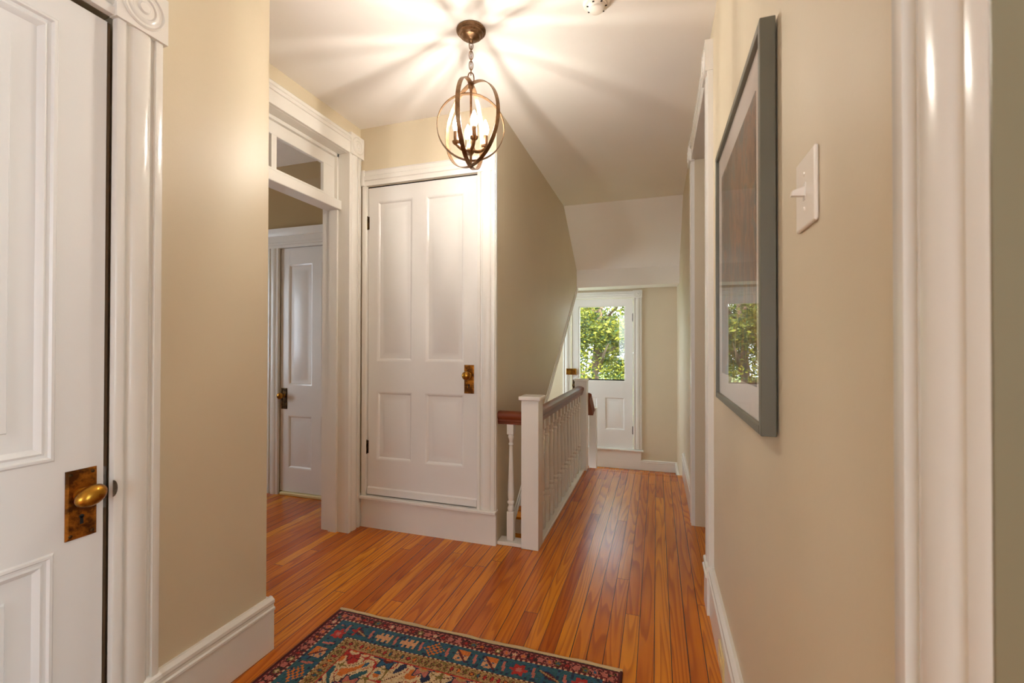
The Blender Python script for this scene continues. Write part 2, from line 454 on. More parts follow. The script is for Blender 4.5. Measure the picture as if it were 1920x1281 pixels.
# ------------------------------------------------------------------ baseboards
def baseboard(name, runs, label, h=.20, z=0.):
    bm = BM()
    for o, U_, D_, vec in runs:
        sweep(bm, BASE_PROF(h), (o[0], o[1], z), (0, 0, 1), D_, vec)
    return struct(name, bm, 'trim', label, 'baseboard', 35)
baseboard('baseboard_left', [((XL, .965), 0, (1, 0, 0), (0, 1.40-.965, 0)), ((XL-.0005, 1.38), 0, (0, 1, 0), (-.43, 0, 0))], 'tall white moulded baseboard under the left beige wall', .205)
baseboard('baseboard_right', [((XR, .52), 0, (-1, 0, 0), (0, 1.65, 0))], 'white moulded baseboard under the picture on the right wall', .215)
baseboard('baseboard_hall', [((XR, 3.33), 0, (-1, 0, 0), (0, 1.07, 0))], 'white baseboard on the right wall beyond the doorway', .215)
ZL = -.40
baseboard('baseboard_far', [((-.26, YF), 0, (0, -1, 0), (.5, 0, 0)), ((XR, 4.75), 0, (-1, 0, 0), (0, 1.25, 0)), ((-1.96, YF), 0, (0, -1, 0), (1.7, 0, 0))], 'low white baseboard along the far wall below the glazed door', .13, ZL)
bm = BM(); sweep(bm, BASE_PROF(.215), (XD, 2.505, 0), (0, 0, 1), (1, 0, 0), (0, .03, 0))
struct('baseboard_corner', bm, 'trim', 'short white baseboard piece in the corner left of the closet', 'baseboard', 35)

# ------------------------------------------------------------------ door hardware
def keyhole(bm, c, U, D, s=1.):
    c, U, D = V(c), V(U), V(D)
    lathe(bm, [(.0055*s, -.001), (.0055*s, .0008), (0, .0008)], c, D, 14)
    extrude_poly(bm, [c-U*.003*s+V((0, 0, 0)), c+U*.003*s, c+U*.004*s+V((0, 0, -.02*s)), c-U*.004*s+V((0, 0, -.02*s))], D*.0008)
def plate(bm, c, U, D, w, h, t=.004):
    c, U, D = V(c), V(U), V(D); b = .006
    r0 = [c+U*(sx*w/2)+V((0, 0, sz*h/2)) for sx, sz in ((-1, -1), (1, -1), (1, 1), (-1, 1))]
    r1 = [c+D*t+U*(sx*(w/2-b))+V((0, 0, sz*(h/2-b))) for sx, sz in ((-1, -1), (1, -1), (1, 1), (-1, 1))]
    a = [bm.verts.new(p) for p in r0]; m = [bm.verts.new(p+D*t*.7) for p in r0]; q = [bm.verts.new(p) for p in r1]
    for x, y in ((a, m), (m, q)):
        for k in range(4): bm.faces.new((x[k], x[(k+1) % 4], y[(k+1) % 4], y[k]))
    bm.faces.new(q); bm.faces.new(list(reversed(a)))
def hinge(parent, c, U, D, h=.09):
    c, D = V(c), V(D)
    bm = BM(); lathe(bm, [(0, -h/2-.008), (.004, -h/2-.004), (.0045, -h/2), (.006, -h/2), (.006, h/2), (.0045, h/2), (.004, h/2+.004), (0, h/2+.008)], c+D*.006, (0, 0, 1), 12)
    extrude_poly(bm, [c-V(U)*.012+V((0, 0, -h/2)), c+V(U)*.012+V((0, 0, -h/2)), c+V(U)*.012+V((0, 0, h/2)), c-V(U)*.012+V((0, 0, h/2))], D*.002)
    return obj('hinge', bm, HINGEMAT[0], parent, 35)
HINGEMAT = ['darkplate']

# ---- door_1: the near left door
d1 = thing('door_1', 'white panelled door with oval brass knob at the left border', 'door', (XL, .44, 0), None, 'structure')
XDoor = XL-.006
bm = BM()
st1 = [(0, 0), (.004, .004), (.010, .005), (.014, -.001), (.020, -.003), (.026, .0), (.032, -.004), (.038, -.010), (.05, -.012), (.085, -.012), (.088, -.006)]
door_slab(bm, (XDoor, .03, .01), (0, 1, 0), (1, 0, 0), .806, .01, 2.105, [(.115, .345, .9, 2.035), (.455, .70, .9, 2.035), (.115, .345, .17, .668), (.455, .70, .17, .668)], style=st1)
obj('slab', bm, 'door', d1, 30)
bm = BM(); plate(bm, (XDoor, .785, .776), (0, 1, 0), (1, 0, 0), .068, .182, .005)
pl = obj('knob_plate', bm, 'brassplate', d1); pl['label'] = 'tarnished rectangular brass plate'
bm = BM(); keyhole(bm, (XDoor+.0052, .785, .742), (0, 1, 0), (1, 0, 0))
obj('keyhole', bm, 'black', pl)
for dy in (-.024, .024):
    for dz in (-.08, .08):
        bm = BM(); lathe(bm, [(.0045, 0), (.0045, .001), (.002, .002), (0, .002)], (XDoor+.005, .785+dy, .776+dz), (1, 0, 0), 10); obj('screw', bm, 'darkplate', pl)
bm = BM()
lathe(bm, [(.019, .0), (.018, .004), (.012, .006), (.0105, .012), (.013, .018), (.024, .022), (.0305, .030), (.0325, .038), (.030, .048), (.022, .056), (.010, .060), (0, .0605)], (XDoor+.005, .785, .80), (1, 0, 0), 28, 1.0, 1.0)
c0 = V((XDoor+.005, .785, .80))
for v in bm.verts:
    if v.co.x-c0.x > .017: v.co.y = c0.y+(v.co.y-c0.y)*1.12; v.co.z = c0.z+(v.co.z-c0.z)*.80
bmesh.ops.rotate(bm, verts=bm.verts, cent=c0, matrix=Matrix.Rotation(math.radians(22), 3, 'X'))
k = obj('knob', bm, 'brass', d1, 50); k['label'] = 'oval worn brass knob'
bm = BM(); box(bm, XDoor-.036, XDoor-.002, .838, .845, .01, 2.105)
obj('door_edge', bm, 'gap', d1)
bm = BM(); box(bm, XDoor-.03, XDoor-.001, .8365, .8455, .745, .86, .001)
lt = obj('latch', bm, 'steel', d1)
bm = BM(); extrude_poly(bm, [(XL+.0215, .843+.011*math.sin(PI*q/12), .800+.023*math.cos(PI*q/12)) for q in range(13)], (.002, 0, 0))
obj('strike_lip', bm, 'steel', lt, 40)

def trim_thing(name, label, loc):
    return thing(name, label, 'door casing', loc, None, 'structure')
t1 = trim_thing('trim_3', 'white moulded casing with round rosette beside the near left door', (XL, .9, 0))
bm = BM()
sweep(bm, casing_profile(.122), (XL, .846, 0), (0, 1, 0), (1, 0, 0), (0, 0, 2.12))
obj('side_casing', bm, 'trim', t1, 35)
bm = BM(); sweep(bm, BASE_PROF(.21, .027), (XL, .842, 0), (0, 0, 1), (1, 0, 0), (0, .13, 0)); obj('plinth_block', bm, 'trim', t1, 35)
bm = BM(); sweep(bm, casing_profile(.122), (XL, .846, 2.12), (0, 0, 1), (1, 0, 0), (0, -.85, 0)); obj('head_casing', bm, 'trim', t1, 35)
bm = BM(); rosette(bm, (XL, .907, 2.187), (0, 1, 0), (1, 0, 0), .138, .138, .03); obj('corner_block', bm, 'trim', t1, 35)

# ---- transom doorway
t2 = trim_thing('trim_4', 'white cased doorway with a transom left of the closet', (XD, 2.0, 0))
OY0, OY1 = 1.50, 2.394
bm = BM(); sweep(bm, casing_profile(.118), (XD, OY1, 0), (0, 1, 0), (1, 0, 0), (0, 0, 2.43)); obj('side_casing', bm, 'trim', t2, 35)
bm = BM(); sweep(bm, casing_profile(.118), (XD, 1.385, 0), (0, 1, 0), (1, 0, 0), (0, 0, 2.43)); obj('side_casing', bm, 'trim', t2, 35)
bm = BM()
head_prof = [(0, 0), (0, .022), (.07, .022), (.073, .028), (.08, .029), (.088, .024), (.092, .024), (.097, .031), (.112, .032), (.118, .026), (.118, 0)]
sweep(bm, head_prof, (XD, 1.385, 2.432), (0, 0, 1), (1, 0, 0), (0, 1.02, 0)); obj('head_casing', bm, 'trim', t2, 35)
bm = BM(); rosette(bm, (XD, 2.460, 2.498), (0, 1, 0), (1, 0, 0), .132, .136, .032); obj('corner_block', bm, 'trim', t2, 35)
bm = BM()
box(bm, XD-.19, XD+.002, OY1+.001, OY1+.02, 0, 2.43); box(bm, XD-.19, XD+.002, OY0-.02, OY0, 0, 2.43); box(bm, XD-.19, XD+.002, OY0, OY1, 2.4305, 2.45)
obj('jamb', bm, 'trim', t2)
bm = BM()
box(bm, XD-.125, XD-.065, OY1-.014, OY1, 0, 2.43); box(bm, XD-.125, XD-.065, OY0, OY0+.014, 0, 2.43); box(bm, XD-.085, XD-.065, OY0, OY1, 2.41, 2.43)
obj('stop', bm, 'trim', t2)
bm = BM(); box(bm, XD-.15, XD-.04, OY0, OY1, 2.068, 2.128, .003)
obj('transom_bar', bm, 'trim', t2)
w1 = thing('window_1', 'two pane transom window above the white open doorway', 'transom window', (XD-.1, 1.95, 2.13), None, 'structure')
bm = BM()
sx0, sx1 = XD-.11, XD-.085
zb, zt = 2.13, 2.43
box(bm, sx0, sx1, OY0, OY1, zb, zb+.03, .002); box(bm, sx0, sx1, OY0, OY1, 2.338, zt-.0, .002)
box(bm, sx0+.001, sx1-.001, 2.282, OY1-.0, zb+.029, 2.339); box(bm, sx0+.001, sx1-.001, OY0, 1.56, zb+.029, 2.339); box(bm, sx0+.001, sx1-.001, 1.885, 1.92, zb+.029, 2.339)
obj('sash', bm, 'trim', w1)
for a, b in ((1.92, 2.282), (1.56, 1.885)):
    bm = BM(); box(bm, XD-.099, XD-.096, a-.003, b+.003, 2.157, 2.341); obj('pane', bm, 'glass', w1)

# ---- door_2: closet door
d2 = thing('door_2', 'white four panel closet door with a raised sill', 'door', (-1.434, YC, .2), None, 'structure')
bm = BM()
YD = YC+.004
door_slab(bm, (-1.826, YD, .215), (1, 0, 0), (0, -1, 0), .784, .215, 2.242, [(.066, .330, 1.093, 2.15), (.426, .692, 1.093, 2.15), (.066, .330, .445, .893), (.426, .692, .445, .893)])
obj('slab', bm, 'door', d2, 30)
bm = BM(); sweep(bm, [(.0, 0), (0, .012), (.04, .010), (.048, 0)], (-1.824, YD, .217), (0, 0, 1), (0, -1, 0), (.78, 0, 0)); obj('weather_bar', bm, 'door', d2)
bm = BM(); plate(bm, (-1.097, YD, .990), (1, 0, 0), (0, -1, 0), .064, .175, .004)
pl = obj('knob_plate', bm, 'brassplate', d2); pl['label'] = 'brass knob plate with raised border'
bm = BM(); keyhole(bm, (-1.097, YD-.0042, .955), (1, 0, 0), (0, -1, 0)); obj('keyhole', bm, 'black', pl)
bm = BM(); lathe(bm, [(.018, 0), (.017, .004), (.010, .008), (.009, .018), (.011, .024), (.021, .029), (.027, .038), (.0275, .046), (.023, .056), (.012, .062), (0, .063)], (-1.097, YD-.004, 1.014), (0, -1, 0), 28)
k = obj('knob', bm, 'brass', d2, 50); k['label'] = 'round brass knob'
for z in (2.015-.005, .525): hinge(d2, (-1.832, YD, z), (1, 0, 0), (0, -1, 0), .085)
bm = BM(); box(bm, -1.042, -1.036, YD+.002, YD+.03, .215, 2.25); box(bm, -1.83, -1.04, YD+.002, YD+.03, 2.242, 2.25)
obj('shadow_gap', bm, 'black', d2)

t3 = trim_thing('trim_5', 'white casing, header and base panel framing the closet door', (-1.4, YC, 0))
bm = BM(); sweep(bm, casing_profile(.114), (-1.036, YC, .2), (1, 0, 0), (0, -1, 0), (0, 0, 2.052)); obj('side_casing', bm, 'trim', t3, 35)
bm = BM(); box(bm, -1.862, -1.83, YC-.018, YC+.01, .2, 2.252, .002); obj('side_casing', bm, 'trim', t3)
bm = BM(); sweep(bm, [(0, 0), (0, .020), (.03, .020), (.034, .026), (.06, .027), (.066, .021), (.09, .022), (.096, .028), (.1, .02), (.1, 0)], (-1.845, YC, 2.252), (0, 0, 1), (0, -1, 0), (.81, 0, 0)); obj('head_casing', bm, 'trim', t3, 35)
bm = BM(); box(bm, -1.037, -.921, YC-.026, YC, 2.252, 2.356, .003); obj('corner_block', bm, 'trim', t3)
bm = BM(); box(bm, -1.866, -1.842, YC-.028, YC, 2.252, 2.356, .003); obj('corner_block', bm, 'trim', t3)
bm = BM(); box(bm, -1.866, -.912, YC-.036, YC+.02, .188, .208, .004, 2); obj('sill', bm, 'trim', t3)
bm = BM(); box(bm, -1.866, -.918, YC-.014, YC, 0, .19); obj('base_panel', bm, 'trim', t3)
bm = BM(); box(bm, -.93, XS+.004, YC-.012, YC+.012, 0, 2.356, .002); obj('corner_strip', bm, 'trim', t3)

# ---- door_3: glazed far door
d3 = thing('door_3', 'white half glazed door with leafy view at the hall end', 'door', (-.7, YF, -.15), None, 'structure')
bm = BM()
door_slab(bm, (-1.10, YF-.002, -.145), (1, 0, 0), (0, -1, 0), .803, -.145, 1.812, [(.098, .707, .725, 1.72), (.098, .35, .09, .515), (.447, .70, .09, .515)], holes=(0,))
obj('slab', bm, 'door', d3, 30)
bm = BM(); box(bm, -.99, -.405, YF+.014, YF+.018, .735, 1.71); obj('glass_pane', bm, 'glass', d3)
bm = BM(); box(bm, -.99, -.405, YF+.002, YF+.012, .737, .752); g = obj('glazing_strip', bm, 'black', d3)
bm = BM(); box(bm, -1.165, -1.03, YF-.04, YF-.003, .803, .885, .004, 2); rl = obj('rim_lock', bm, 'brass', d3); rl['label'] = 'brass rim lock box'
bm = BM(); box(bm, -1.075, -1.04, YF-.044, YF-.038, .825, .865, .002); obj('lock_button', bm, 'brassplate', rl)
bm = BM(); lathe(bm, [(.016, 0), (.016, .004), (.008, .01), (.008, .03), (.022, .036), (.026, .046), (.02, .056), (0, .06)], (-1.055, YF-.003, .66), (0, -1, 0), 20); obj('knob', bm, 'darkplate', d3, 50)
bm = BM(); plate(bm, (-1.055, YF-.002, .66), (1, 0, 0), (0, -1, 0), .05, .15, .004); obj('knob_plate', bm, 'darkplate', d3)
HINGEMAT[0] = 'steel'
for z in (1.56, .10): hinge(d3, (-.295, YF-.003, z), (1, 0, 0), (0, -1, 0), .1)
HINGEMAT[0] = 'darkplate'
t4 = trim_thing('trim_6', 'white casing with corner rosette framing the glazed far door', (-.7, YF, -.15))
for x in (-.292, -1.213):
    bm = BM(); sweep(bm, casing_profile(.108), (x, YF, -.14), (1, 0, 0), (0, -1, 0), (0, 0, 1.955)); obj('side_casing', bm, 'trim', t4, 35)
bm = BM(); sweep(bm, [(0, 0), (0, .02), (.03, .02), (.034, .026), (.055, .027), (.06, .02), (.082, .024), (.09, .02), (.09, 0)], (-1.12, YF, 1.815), (0, 0, 1), (0, -1, 0), (.83, 0, 0)); obj('head_casing', bm, 'trim', t4, 35)
for x in (-.238, -1.16):
    bm = BM(); rosette(bm, (x, YF, 1.862), (1, 0, 0), (0, -1, 0), .116, .10, .028); obj('corner_block', bm, 'trim', t4, 35)
bm = BM(); box(bm, -1.24, -.165, YF-.05, YF+.01, -.167, -.145, .006, 2); obj('sill', bm, 'trim', t4)
bm = BM(); box(bm, -1.22, -.195, YF-.024, YF, ZL, -.167); obj('base_panel', bm, 'trim', t4)

# ---- door_4: in the side room
d4 = thing('door_4', 'white panelled door in the side room seen through the doorway', 'door', (-2.5, 2.86, 0), None, 'structure')
bm = BM()
door_slab(bm, (-2.897, 2.866, .025), (1, 0, 0), (0, -1, 0), .79, .025, 1.977, [(.078, .312, .876, 1.845), (.40, .70, .876, 1.845), (.078, .312, .21, .635), (.40, .70, .21, .635)])
obj('slab', bm, 'door', d4, 30)
bm = BM(); plate(bm, (-2.856, 2.866, .768), (1, 0, 0), (0, -1, 0), .058, .168, .004); pl = obj('knob_plate', bm, 'darkplate', d4); pl['label'] = 'dark bronze knob plate'
bm = BM(); lathe(bm, [(.016, 0), (.010, .008), (.009, .018), (.012, .024), (.022, .03), (.027, .04), (.024, .052), (.012, .06), (0, .061)], (-2.856, 2.862, .792), (0, -1, 0), 24); k = obj('knob', bm, 'brass', d4, 50); k['label'] = 'round brass knob'
bm = BM(); box(bm, -2.88, -2.06, 2.84, 2.93, 0, .022, .004); obj('threshold', bm, 'ivory', d4)
t5 = trim_thing('trim_7', 'white casing and header around the side room door', (-2.5, 2.86, 0))
bm = BM(); sweep(bm, casing_profile(.11), (-3.008, 2.86, 0), (1, 0, 0), (0, -1, 0), (0, 0, 1.98)); obj('side_casing', bm, 'trim', t5, 35)
bm = BM(); sweep(bm, [(0, 0), (0, .02), (.02, .02), (.024, .027), (.04, .027), (.044, .022), (.09, .022), (.094, .034), (.12, .04), (.15, .045), (.155, .03), (.155, 0)], (-3.02, 2.86, 1.978), (0, 0, 1), (0, -1, 0), (.97, 0, 0)); obj('head_casing', bm, 'trim', t5, 35)

# ---- right doorway and near right casing
t6 = trim_thing('trim_8', 'white cased doorway in the right wall beyond the picture', (XR, 2.75, 0))
RY0, RY1 = 2.30, 3.212
bm = BM(); sweep(bm, casing_profile(.13, .024), (XR, RY0-.13, 0), (0, 1, 0), (-1, 0, 0), (0, 0, 2.44)); obj('side_casing', bm, 'trim', t6, 35)
bm = BM(); sweep(bm, casing_profile(.118, .024), (XR, RY1, 0), (0, 1, 0), (-1, 0, 0), (0, 0, 2.44)); obj('side_casing', bm, 'trim', t6, 35)
bm = BM(); sweep(bm, head_prof, (XR, RY0-.02, 2.44), (0, 0, 1), (-1, 0, 0), (0, RY1-RY0+.04, 0)); obj('head_casing', bm, 'trim', t6, 35)
for y in (RY0-.062, RY1+.058):
    bm = BM(); rosette(bm, (XR, y, 2.503), (0, 1, 0), (-1, 0, 0), .145, .138, .034); obj('corner_block', bm, 'trim', t6, 35)
bm = BM(); sweep(bm, BASE_PROF(.22, .03), (XR, RY0-.134, 0), (0, 0, 1), (-1, 0, 0), (0, .13, 0)); obj('plinth_block', bm, 'trim', t6, 35)
bm = BM(); box(bm, XR-.004, XR+.16, RY0-.001, RY0+.016, 0, 2.44); box(bm, XR-.002, XR+.16, RY1+.001, RY1+.016, 0, 2.44); box(bm, XR-.004, XR+.16, RY0, RY1, 2.4405, 2.456)
obj('jamb', bm, 'trim', t6)
t7 = trim_thing('trim_9', 'wide white moulded casing close to the viewer at far right', (XR, .45, 0))
bm = BM(); sweep(bm, casing_profile(.132, .026), (XR, .389, 0), (0, 1, 0), (-1, 0, 0), (0, 0, 2.2)); obj('side_casing', bm, 'trim', t7, 35)

# ------------------------------------------------------------------ staircase
st = thing('staircase', 'pine stair with white risers descending behind the balustrade', 'staircase', (-.7, 4.6, -.4))
bm = BM(); box(bm, -1.955, .232, 4.745, 5.97, ZL-.05, ZL); obj('landing', bm, 'floor', st)
bm = BM(); box(bm, -.585, .22, 4.415, 4.74, -.225, -.20, .006); obj('tread', bm, 'tread', st)
bm = BM(); box(bm, -.585, .22, 4.415, 4.425, -.2, -.03); obj('riser', bm, 'trim', st)
bm = BM(); box(bm, -.585, .22, 4.71, 4.725, ZL, -.225); obj('riser', bm, 'trim', st)
rise, go = .175, .29
for k in range(1, 9):
    z = ZL-rise*k; y1 = 4.74-go*(k-1); y0 = y1-go
    if y0 < 2.62: break
    bm = BM(); box(bm, -1.955, -.765, y0-.02, y1, z-.028, z, .006); obj('tread', bm, 'tread', st)
    bm = BM(); box(bm, -1.955, -.765, y1-.004, y1+.012, z, z+rise-.028); obj('riser', bm, 'trim', st)

# ------------------------------------------------------------------ balustrade
br = thing('stair_railing', 'white balustrade with square newels and dark handrail beside the stair', 'balustrade', (-.708, 3.4, 0))
def newel(x0, x1, y0, y1, z0, z1, cap=.014):
    bm = BM(); box(bm, x0, x1, y0, y1, z0, z1-.024, .004, 2); n = obj('newel_post', bm, 'trim', br)
    bm = BM(); box(bm, x0-cap, x1+cap, y0-cap, y1+cap, z1-.024, z1, .006, 2); obj('newel_cap', bm, 'trim', n)
newel(-.763, -.657, 2.53, 2.636, 0, .898)
newel(-.756, -.640, 4.29, 4.395, -.1, .875, .006)
newel(-.672, -.596, 4.66, 4.735, ZL, .552, .006)
BAL = [(.0, .0)]
def baluster(x, y, z0=.022, z1=.735):
    h = z1-z0; f = lambda p: z0+h*p
    bm = BM(); s = .0215
    box(bm, x-s, x+s, y-s, y+s, z0, f(.245), .003); box(bm, x-s, x+s, y-s, y+s, f(.895), z1, .003)
    prof = [(.012, .235), (.018, .248), (.021, .258), (.0215, .27), (.018, .285), (.0135, .295), (.019, .305), (.0225, .315), (.0225, .325), (.0165, .335), (.019, .35), (.0205, .38), (.0195, .43), (.0165, .55), (.013, .70), (.0115, .79), (.0115, .80), (.016, .807), (.016, .817), (.0115, .825), (.0125, .845), (.016, .86), (.0185, .868), (.0185, .88), (.012, .90)]
    lathe(bm, [(r, (p)*h) for r, p in prof], (x, y, z0), (0, 0, 1), 16)
    obj('baluster', bm, 'trim', br, 40)
baluster(-.842, 2.583)
for i in range(13): baluster(-.708, 2.683+.129*i-.0)
bm = BM(); box(bm, -.918, -.763, 2.54, 2.625, 0, .022, .004); obj('base_rail', bm, 'trim', br)
bm = BM(); box(bm, -.755, -.656, 2.636, 4.29, 0, .022, .004); obj('base_rail', bm, 'trim', br)
RP = [(-.026, 0), (-.026, .012), (-.031, .018), (-.031, .03), (-.039, .040), (-.041, .056), (-.036, .068), (-.02, .076), (0, .078), (.02, .076), (.036, .068), (.041, .056), (.039, .040), (.031, .03), (.031, .018), (.026, .012), (.026, 0)]
bm = BM(); sweep(bm, RP, (-.706, 2.636, .728), (1, 0, 0), (0, 0, 1), (0, 1.654, 0)); obj('handrail', bm, 'rail', br, 35)
bm = BM(); sweep(bm, RP, (-.918, 2.585, .722), (0, 1, 0), (0, 0, 1), (.155, 0, 0)); h = obj('handrail', bm, 'rail', br, 35)
bm = BM(); sweep(bm, RP, (-.652, 4.395, .665), (1, 0, 0), (0, .55, .84), (0, .26, -.19)); obj('handrail', bm, 'rail', br, 35)

# ------------------------------------------------------------------ pendant light
PX, PY = -.810, 1.883
pd = thing('pendant_light', 'bronze orb pendant with four lit candle bulbs hanging from the ceiling', 'pendant light', (PX, PY, ZC))
bm = BM(); lathe(bm, [(.064, 0), (.067, -.003), (.067, -.009), (.062, -.013), (.056, -.014), (.055, -.021), (.050, -.027), (.044, -.028), (.040, -.035), (.028, -.041), (.018, -.043), (.012, -.046), (.011, -.056), (.006, -.060), (0, -.061)], (PX, PY, ZC), (0, 0, 1), 40)
obj('canopy', bm, 'bronze', pd, 28)
def link_mesh(z, ang, h=.036, w=.017, r=.0022):
    pts = []
    for i in range(20):
        a = 2*PI*i/20; x = w/2*math.cos(a); zz = (h/2)*math.copysign(abs(math.sin(a))**.8, math.sin(a))
        pts.append((PX+x*math.cos(ang), PY+x*math.sin(ang), z+zz))
    return tube(BM(), pts, r, 8, True)
zt, zb = ZC-.058, 2.407
def drop(bm): bmesh.ops.translate(bm, verts=bm.verts, vec=(0, 0, .001))
nl = 6
for i in range(nl):
    z = zt-(i+.5)*(zt-.04-zb)/nl
    obj('chain_link', link_mesh(z, .5+i*PI/2, .041), 'bronze', pd, 60)
obj('chain_link', link_mesh(2.419, .5, .062, .028, .0028), 'bronze', pd, 60)
d = V((PX, PY, 0)).normalized(); rt = V((d.y, -d.x, 0))
def ring(rad, cz, axis_dir, w=.020, t=.003, lbl=None):
    """vertical band ring through both poles; axis_dir = horizontal direction in the ring plane"""
    a = V(axis_dir).normalized(); nrm = a.cross(V((0, 0, 1))).normalized()
    bm = BM(); n = 72; loops = []
    for i in range(n):
        th = 2*PI*i/n; rad_v = a*math.cos(th)+V((0, 0, math.sin(th)))
        c = V((PX, PY, cz))
        loops.append([bm.verts.new(c+rad_v*(rad+dr)+nrm*dw) for dr, dw in ((0, -w/2), (t, -w/2), (t, w/2), (0, w/2))])
    for i in range(n):
        p, q = loops[i], loops[(i+1) % n]
        for k in range(4): bm.faces.new((p[k], q[k], q[(k+1) % 4], p[(k+1) % 4]))
    drop(bm); o = obj('ring', bm, 'bronze', pd, 40)
    if lbl: o['label'] = lbl
CZ = 2.207
ring(.190, CZ, -d*math.cos(math.radians(17))-rt*math.sin(math.radians(17)))
ring(.1865, CZ, -d*math.cos(math.radians(38))+rt*math.sin(math.radians(38)))
ring(.152, 2.197, rt*math.cos(math.radians(3))+d*math.sin(math.radians(3)), .018, .003, 'smaller inner ring')
bm = BM(); lathe(bm, [(0, 2.40), (.012, 2.398), (.013, 2.380), (.006, 2.372), (.005, 2.36), (.005, 2.12), (.012, 2.112), (.02, 2.10), (.02, 2.085), (.012, 2.076), (.006, 2.066), (.005, 2.03), (.009, 2.026), (.009, 2.012), (0, 2.006)], (PX, PY, 0), (0, 0, 1), 20)
drop(bm); obj('stem', bm, 'bronze', pd, 40)
for q in range(4):
    a = math.atan2(rt.y, rt.x)+math.radians(12)+q*PI/2
    e = V((math.cos(a), math.sin(a), 0)); c = V((PX, PY, 0))
    R_ = .068
    pts = []
    for i in range(9):
        s = i/8
        pts.append(c+e*(.012+(R_-.012)*s)+V((0, 0, 2.092+.022*s*s-.006*math.sin(PI*s))))
    bm = BM(); tube(bm, pts, .0085, 10)
    lathe(bm, [(0, 2.106), (.008, 2.107), (.016, 2.114), (.0185, 2.122), (.0165, 2.122), (.012, 2.118), (0, 2.118)], c+e*R_, (0, 0, 1), 20)
    drop(bm); arm = obj('arm', bm, 'bronze', pd, 45)
    bm = BM(); lathe(bm, [(.0115, 2.118), (.0115, 2.166), (.010, 2.168), (0, 2.168)], c+e*R_, (0, 0, 1), 18)
    drop(bm); obj('candle_socket', bm, 'bronze', arm, 40)
    bm = BM(); lathe(bm, [(.007, 2.166), (.011, 2.174), (.0155, 2.184), (.017, 2.196), (.0150, 2.21), (.009, 2.226), (.004, 2.238), (0, 2.243)], c+e*R_, (0, 0, 1), 18)
    nf = len(bm.faces)
    lathe(bm, [(0, 2.180), (.0035, 2.184), (.0035, 2.204), (0, 2.208)], c+e*R_, (0, 0, 1), 8)
    bm.faces.ensure_lookup_table()
    for f in bm.faces[nf:]: f.material_index = 1
    drop(bm); obj('bulb', bm, ['bulb_glass', 'filament'], arm, 60)

# ------------------------------------------------------------------ smoke detector
sd = thing('smoke_detector', 'round white smoke detector on the ceiling at the top border', 'smoke detector', (-.24, 1.885, ZC))
bm = BM(); lathe(bm, [(.056, 0), (.057, -.006), (.054, -.014), (.048, -.018), (.0, -.018)], (-.24, 1.885, ZC), (0, 0, 1), 36); obj('base', bm, 'plastic', sd, 40)
bm = BM(); lathe(bm, [(.042, -.016), (.041, -.024), (.034, -.028), (.030, -.031), (.029, -.038), (.025, -.041), (0, -.042)], (-.24, 1.885, ZC), (0, 0, 1), 36); cv = obj('cover', bm, 'plastic', sd, 40)
for k in range(7):
    a = 2*PI*k/7; bm = BM(); c = V((-.24+.0385*math.cos(a), 1.885+.0385*math.sin(a), ZC-.026)); box(bm, c.x-.004, c.x+.004, c.y-.002, c.y+.002, c.z-.002, c.z+.002); obj('slot', bm, 'black', cv)

# ------------------------------------------------------------------ framed picture
XPB, XPF = .236, .206
fp = thing('framed_picture', 'grey framed matted painting behind reflective glass on right wall', 'picture', (XR, 1.43, 1.45))
Y0, Y1, Z0, Z1 = 1.05, 1.805, 1.01, 1.89
bm = BM(); fw = .020
for b in ((Y0, Y0+fw, Z0, Z1), (Y1-fw, Y1, Z0, Z1), (Y0+fw, Y1-fw, Z0, Z0+fw), (Y0+fw, Y1-fw, Z1-fw, Z1)):
    box(bm, XPF, XPB, *b, .0015)
obj('frame', bm, 'frame', fp)
bm = BM(); box(bm, .217, .222, Y0+.01, Y1-.01, Z0+.01, Z1-.01); obj('mat_board', bm, 'mat', fp)
bm = BM(); box(bm, .2155, .2172, Y0+.095, Y1-.095, Z0+.095, Z1-.105); obj('painting', bm, 'art', fp)
bm = BM(); box(bm, .2115, .2135, Y0+.012, Y1-.012, Z0+.012, Z1-.012); obj('glass', bm, 'pglass', fp)

# ------------------------------------------------------------------ switch and outlet
sw = thing('light_switch', 'white toggle light switch on the wall right of the picture', 'light switch', (XR, .853, 1.455))
bm = BM(); box(bm, .2335, XR, .805, .905, 1.396, 1.516, .004, 3); obj('plate', bm, 'plastic', sw)
bm = BM(); box(bm, .2325, .236, .849, .861, 1.442, 1.470); obj('toggle_slot', bm, 'trim', sw)
bm = BM()
extrude_poly(bm, [(.2335, .8505, 1.448), (.2335, .8505, 1.464), (.215, .8515, 1.458), (.214, .8515, 1.450)], (0, .009, 0)); obj('toggle', bm, 'plastic', sw)
for z in (1.427, 1.485):
    bm = BM(); lathe(bm, [(.0035, 0), (.0035, .0012), (.002, .0018), (0, .0018)], (.2335, .855, z), (-1, 0, 0), 12); obj('screw', bm, 'plastic', sw)
ol = thing('power_outlet', 'ivory power outlet set in the right baseboard', 'outlet', (.22, 1.76, .07))
bm = BM(); box(bm, .214, .2205, 1.70, 1.815, .035, .118, .002); obj('plate', bm, 'ivory', ol)
for y in (1.735, 1.78):
    bm = BM(); lathe(bm, [(.016, 0), (.016, .002), (.014, .003), (0, .003)], (.2145, y, .077), (-1, 0, 0), 18); obj('socket', bm, 'ivory', ol, 40)

